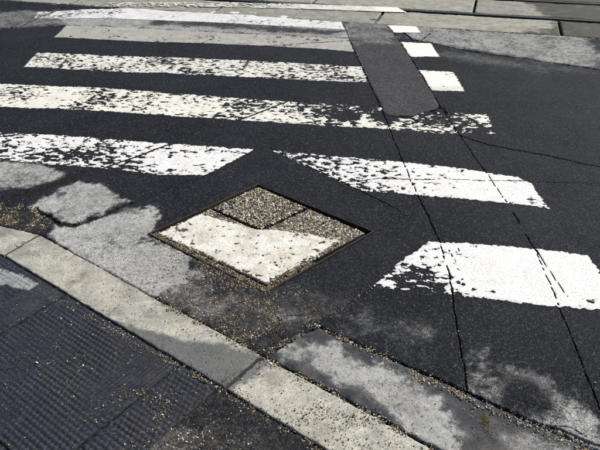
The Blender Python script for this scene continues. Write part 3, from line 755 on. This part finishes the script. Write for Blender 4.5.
LGR = [  # px polyline, stones per m, spread m, sizes
 ([(315,325),(350,342),(380,356),(400,367),(430,381),(470,400),(510,417),(560,441),(600,458)], 620, .012, (2.0, 5.0), (5,6,5,3,2,3,3,3)),
 ([(395,366),(430,381),(465,398)], 620, .016, (2.0, 5.2), (5,6,5,3,2,3,3,3)),
 ([(262,357),(290,340),(316,325)], 700, .009, (1.8, 4.5), (5,6,5,2,2,3,2,3)),
 ([(316,325),(345,306),(370,288)], 150, .008, (1.8, 4.0), (5,6,5,2,2,3,2,3)),
 ([(262,357),(240,372),(217,388)], 900, .0045, (1.3, 2.8), (1,4,6,1,1,6,.5,7)),
 ([(262,358),(340,397),(430,449),(470,472)], 600, .010, (1.8, 4.6), (5,6,5,2,2,3,3,3)),
 ([(36,290),(100,324),(217,389),(325,453)], 420, .010, (1.8, 4.6), (3,5,6,2,1,4,2,4)),
 ([(160,303),(215,333),(262,357)], 420, .012, (2.0, 5.0), (5,6,5,2,2,3,2,3)),
 ([(60,246),(160,302)], 60, .012, (2.0, 4.0), (4,5,5,1,2,3,2,3)),
 ([(268,300),(272,312),(279,322),(277,333)], 300, .010, (1.8, 4.0), (5,6,5,2,2,3,2,3)),
 ([(148,234),(205,264),(265,293)], 400, .016, (2.0, 4.6), (4,6,6,2,2,3,2,3)),
 ([(440,242),(450,280),(456,320),(463,360),(470,398),(478,440)], 110, .008, (1.5, 3.2), (5,6,4,2,2,2,3,2)),
 ([(560,310),(575,345),(600,410)], 50, .008, (1.5, 3.2), (5,6,4,2,2,2,3,2)),
 ([(0,254),(38,238)], 700, .010, (1.5, 3.8), (2,5,6,1,1,6,1,6)),
 ([(85,415),(155,386)], 160, .010, (1.8, 4.0), (4,6,5,3,2,3,2,3)),
]
for px, den, spd, (r0, r1), wts in LGR:
    P = G(px)
    for i in range(len(P) - 1):
        L = np.hypot(*(P[i + 1] - P[i])); n = int(den * L * 1.8)
        t = rng.random((n, 1)); p = P[i] + (P[i + 1] - P[i]) * t + rng.normal(0, spd, (n, 2))
        keep = (rng.random(n) < sstep(-.7, .3, fbm(p[:, 0], p[:, 1], 14, 611, 2))); p = p[keep]
        XYs.append(p); Rs.append((r0 + (r1 - r0) * rng.random(len(p)) ** 2.3) * .00078); Cs.append(pick(len(p), wts))
# sparse grit over the whole road
n = 2600; p = np.stack([rng.uniform(-2.4, 2.4, n), rng.uniform(1.3, 4.6, n)], -1); p = p[poly_sd(p[:, 0], p[:, 1], MH) < 0]
XYs.append(p); Rs.append(rng.uniform(1.0, 2.2, len(p)) * .001); Cs.append(pick(len(p), (3,3,2,1,4,1,4,1)))
XY = np.concatenate(XYs); RR = np.concatenate(Rs); CC = np.concatenate(Cs)
m = (np.abs(XY[:, 0]) < 3) & (XY[:, 1] > .9); XY, RR, CC = XY[m], RR[m], CC[m]
zz = np.maximum(surf(XY[:, 0], XY[:, 1]), -.012)
pebbles('gravel', XY, zz, RR, CC, M_peb, kind='stuff', label='loose grit and small pebbles scattered along joints, kerb and cover', category='gravel')

# ------------------------------------------------------------------ square access cover
cen = MH.mean(0)
mh = root('manhole_cover', label='square chamber cover filled with pebbly concrete, mostly overpainted white', category='manhole cover')
mh.location = (cen[0], cen[1], 0)
def seatmh(o): o.matrix_parent_inverse = mh.matrix_world.inverted(); return o
bpy.context.view_layer.update()
def addp(o): o.parent = mh; o.matrix_parent_inverse = Matrix.Translation((-cen[0], -cen[1], 0)); return o
def bar(name, a, b, wdt, z0, z1, mat):
    d = (b - a) / np.hypot(*(b - a)); n = np.array([-d[1], d[0]]) * wdt / 2; L = np.hypot(*(b - a)); k = max(2, int(L / .03))
    V = []; 
    for i in range(k + 1):
        p = a + (b - a) * i / k; j = .0008 * math.sin(i * 2.3) + .0006 * math.sin(i * 5.1)
        for q, z in ((p - n, z0), (p - n * .96, z1 - .002 + j), (p - n * .6, z1 + j), (p + n * .6, z1 + j * .7), (p + n * .96, z1 - .002 + j), (p + n, z0)): V.append((q[0], q[1], z))
    F = []
    for i in range(k):
        for c in range(5): F.append((i * 6 + c, i * 6 + c + 1, (i + 1) * 6 + c + 1, (i + 1) * 6 + c))
    V = np.array(V); F = np.array(F)
    F = np.r_[F, [(0, 1, 2, 3), (0, 3, 4, 5)], [(k * 6 + 5, k * 6 + 4, k * 6 + 3, k * 6 + 2), (k * 6 + 5, k * 6 + 2, k * 6 + 1, k * 6)]]
    return addp(obj(name, raw_mesh(name, V, F, mat, smooth=False)))
fr = []
for i in range(4):
    a, b = MH[i], MH[(i + 1) % 4]; d = (b - a) / np.hypot(*(b - a)); ce = cen - (a + b) / 2; ce /= np.hypot(*ce)
    e = 0 if i % 2 == 0 else .0105
    bar('frame_bar', a + ce * .0045 + d * e * .8, b + ce * .0045 - d * e * .8, .008, -.045, (.0045, .003, .0035, .004)[i], M_rust)
# dirt floor of the gap
U, W = np.meshgrid(np.linspace(.012, .988, 110), np.linspace(.012, .988, 110), indexing='ij')
pp = bil(MH, U, W); x, y = pp[..., 0], pp[..., 1]
wgap = np.where(W > .9, -.032 + .024 * sstep(.35, .05, U) , -.022) + np.where((U < .08) & (W <= .9), .014, 0)
wgap = wgap + .007 * fbm(x, y, 25, 701, 3)
id_ = np.arange(U.size).reshape(U.shape)
Fq = np.stack([id_[:-1, :-1], id_[:-1, 1:], id_[1:, 1:], id_[1:, :-1]], -1).reshape(-1, 4)[:, ::-1]
addp(obj('gap_dirt', raw_mesh('gap_dirt', np.stack([x, y, wgap], -1).reshape(-1, 3), Fq, M_dirt, {'dry': np.zeros(U.size), 'dirt': np.full(U.size, .8), 'crack': np.zeros(U.size)})))
# quadrant lid (top corner) and L-shaped rest in three butted trays cast as one
def cq(u0, v0, u1, v1):   # left-top-right-bottom order of a sub-rectangle of the cover
    return np.array([bil(MC, u0, v0), bil(MC, u1, v0), bil(MC, u1, v1), bil(MC, u0, v1)])
lid = addp(slab('small_lid', cq(.525, .008, .992, .472), M_mould, None, top=-.004, thick=.03, res=.012, bev=.005, wob=.002, chip=0))
lid['label'] = 'square pebbly concrete lid set into the top corner'
# L-shaped tray: one mesh on the quad grid with the quadrant left out
nn = 90; uu = np.linspace(0, 1, nn + 1); U, W = np.meshgrid(uu, uu, indexing='ij'); pp = bil(MC, U, W); x, y = pp[..., 0], pp[..., 1]
zt = -.002 + .002 * fbm(x, y, 8, 711, 3) + .0004 * fbm(x, y, 60, 713, 2)
id_ = np.arange(U.size).reshape(U.shape)
um, wm = (U[:-1, :-1] + .5 / nn), (W[:-1, :-1] + .5 / nn); keep = ~((um > .490) & (wm < .510))
Fq = np.stack([id_[:-1, :-1], id_[:-1, 1:], id_[1:, 1:], id_[1:, :-1]], -1)[keep][:, ::-1]
Vt = np.stack([x, y, zt], -1).reshape(-1, 3)
# skirts along the outline
eo = {}
for f in Fq:
    for a, b in zip(f, np.roll(f, -1)):
        if (b, a) in eo: del eo[(b, a)]
        else: eo[(a, b)] = 1
sk = []; Vl = []
for (a, b) in eo:
    n0 = len(Vt) + len(Vl); va, vb = Vt[a].copy(), Vt[b].copy(); va[2] = vb[2] = -.04; Vl += [va, vb]; sk.append((b, a, n0, n0 + 1))
Vt2 = np.r_[Vt, np.array(Vl)]; za = np.zeros(len(Vt2))
tray = addp(obj('cover_slab', raw_mesh('cover_slab', Vt2, np.r_[Fq, np.array(sk)], M_mould, {'dry': za + .35, 'dirt': za + .3, 'crack': za})))
# steel edges of the trays
def U2(u, v): return bil(MC, u, v)
for a, b, wd in ((U2(0, 0), U2(.5, 0), .006), (U2(.5, 0), U2(1, 0), .008), (U2(1, 0), U2(1, 1), .007), (U2(1, 1), U2(0, 1), .007), (U2(0, 1), U2(0, 0), .006),
                 ):
    d = (b - a) / np.hypot(*(b - a)); bar('tray_edge', a + d * .004, b - d * .004, wd, -.04, -.0012, M_rust)
# pebbles of the exposed aggregate
WHT = G([(158,233),(178,225),(192,217.5),(200,213.5),(212,217),(226,221.5),(240,225),(255,229),(268,229.5),(285,231),(302,233),(318,236),(330,238),(339,240),(325,250),(300,265),(282,276),(268,282),(262,283),(250,279),(238,271),(226,268),(212,257),(196,249.5),(180,243),(166,237)])
n = 12000
uv = rng.random((n, 2)); pp = bil(MC, uv[:, 0], uv[:, 1])
wsd = poly_sd(pp[:, 0], pp[:, 1], WHT)
# poisson-like thinning on a hashed grid
cell = np.floor(pp / .0078).astype(int); _, first = np.unique(cell, axis=0, return_index=True)
ok = np.zeros(n, bool); ok[first] = True
jn = np.minimum(seg_dist(pp[:, 0], pp[:, 1], U2(.507, 0), U2(.507, .49)), seg_dist(pp[:, 0], pp[:, 1], U2(.507, .49), U2(1, .49)))
ok &= jn > .0115
ok &= (wsd < .004) | ((rng.random(n) < .05) & (wsd < .10))
pp = pp[ok]; wsd = wsd[ok]
cc = pick(len(pp), (6,5,4,1.6,4,1.5,5,3)); rr = rng.uniform(3.0, 7.0, len(pp)) * .001
rr = np.where(wsd > .004, rr * .7, rr)
ag = pebbles('exposed_aggregate', pp, np.full(len(pp), -.0035), rr, cc, M_peb, flat=.7, sink=.36, kind='stuff'); addp(ag)
# grit packed into the gap along the lower sides
n = 1500; uv = np.stack([rng.uniform(.012, .055, n), rng.uniform(.02, .98, n)], -1); u2 = np.stack([rng.uniform(.02, .45, n // 3), rng.uniform(.945, .985, n // 3)], -1)
pp = bil(MH, *np.r_[uv, u2].T); gg = pebbles('gap_grit', pp, -.007 + .004 * rng.random(len(pp)), rng.uniform(1.6, 4.2, len(pp)) * .001, pick(len(pp), (3,6,7,2,1,4,1,5)), M_peb, kind='stuff'); addp(gg)
# the white stripe painted over the cover
cgw = [(G1(a, b), r, k) for a, b, r, k in ((185,231,.05,.30),(178,226,.05,.15),(300,233,.06,.22),(330,239,.05,.25),(225,268,.04,.3),(240,275,.05,.3),(265,280,.06,.22),(272,263,.07,.12),(280,272,.05,.2),(300,262,.05,.14),(262,240,.12,-.1),(210,235,.12,-.12),(165,236,.06,.2))]
def wf(x, y):
    d = poly_sd(x, y, WHT); thr = np.full(x.shape, -.50)
    for g, r, k in cgw: thr = thr + k * np.exp(-((x - g[0]) ** 2 + (y - g[1]) ** 2) / (r * r))
    n = fbm(x, y, 30, 721, 5, .6)
    gap = np.minimum(seg_dist(x, y, U2(.507, 0), U2(.507, .46)), seg_dist(x, y, U2(.54, .49), U2(1, .49)))
    d = np.minimum(d, poly_sd(x, y, MC) - .009)
    return np.minimum(np.minimum((n - thr) / .35, d / .012 + .9 * fbm(x, y, 45, 725, 3)), (gap - .007) / .004)
M_cpaint = paint('cover_paint', (.78, .755, .68), (.40, .34, .25), .95)
ps = sheet('painted_stripe', MC.min(0), MC.max(0), .004, wf, lambda x, y: -.002 + .002 * fbm(x, y, 8, 711, 3) + .0007 * fbm(x, y, 60, 713, 2), M_cpaint, None, thick=.0035)
addp(ps); ps['label'] = 'worn white paint over the cover concrete'

# ------------------------------------------------------------------ moss on the gutter slab
mp = G1(485, 424); n = 520
t = rng.random(n); q = mp + np.stack([rng.normal(0, .009, n) + .004 * np.sin(t * 9), (t - .35) * -.12 + rng.normal(0, .006, n)], -1)
w_ = .35 + .65 * np.exp(-((t - .25) / .18) ** 2); keep = rng.random(n) < w_; q = q[keep]
qc = np.array([(.13, .115, .03), (.085, .08, .022), (.17, .14, .04)])[rng.integers(0, 3, len(q))]
pebbles('moss', q, base_h(q[:, 0], q[:, 1]) + .002, rng.uniform(.0006, .0016, len(q)), qc, M_peb, flat=.9, sink=.2, label='small yellow green moss streak on the dark gutter slab', category='moss')
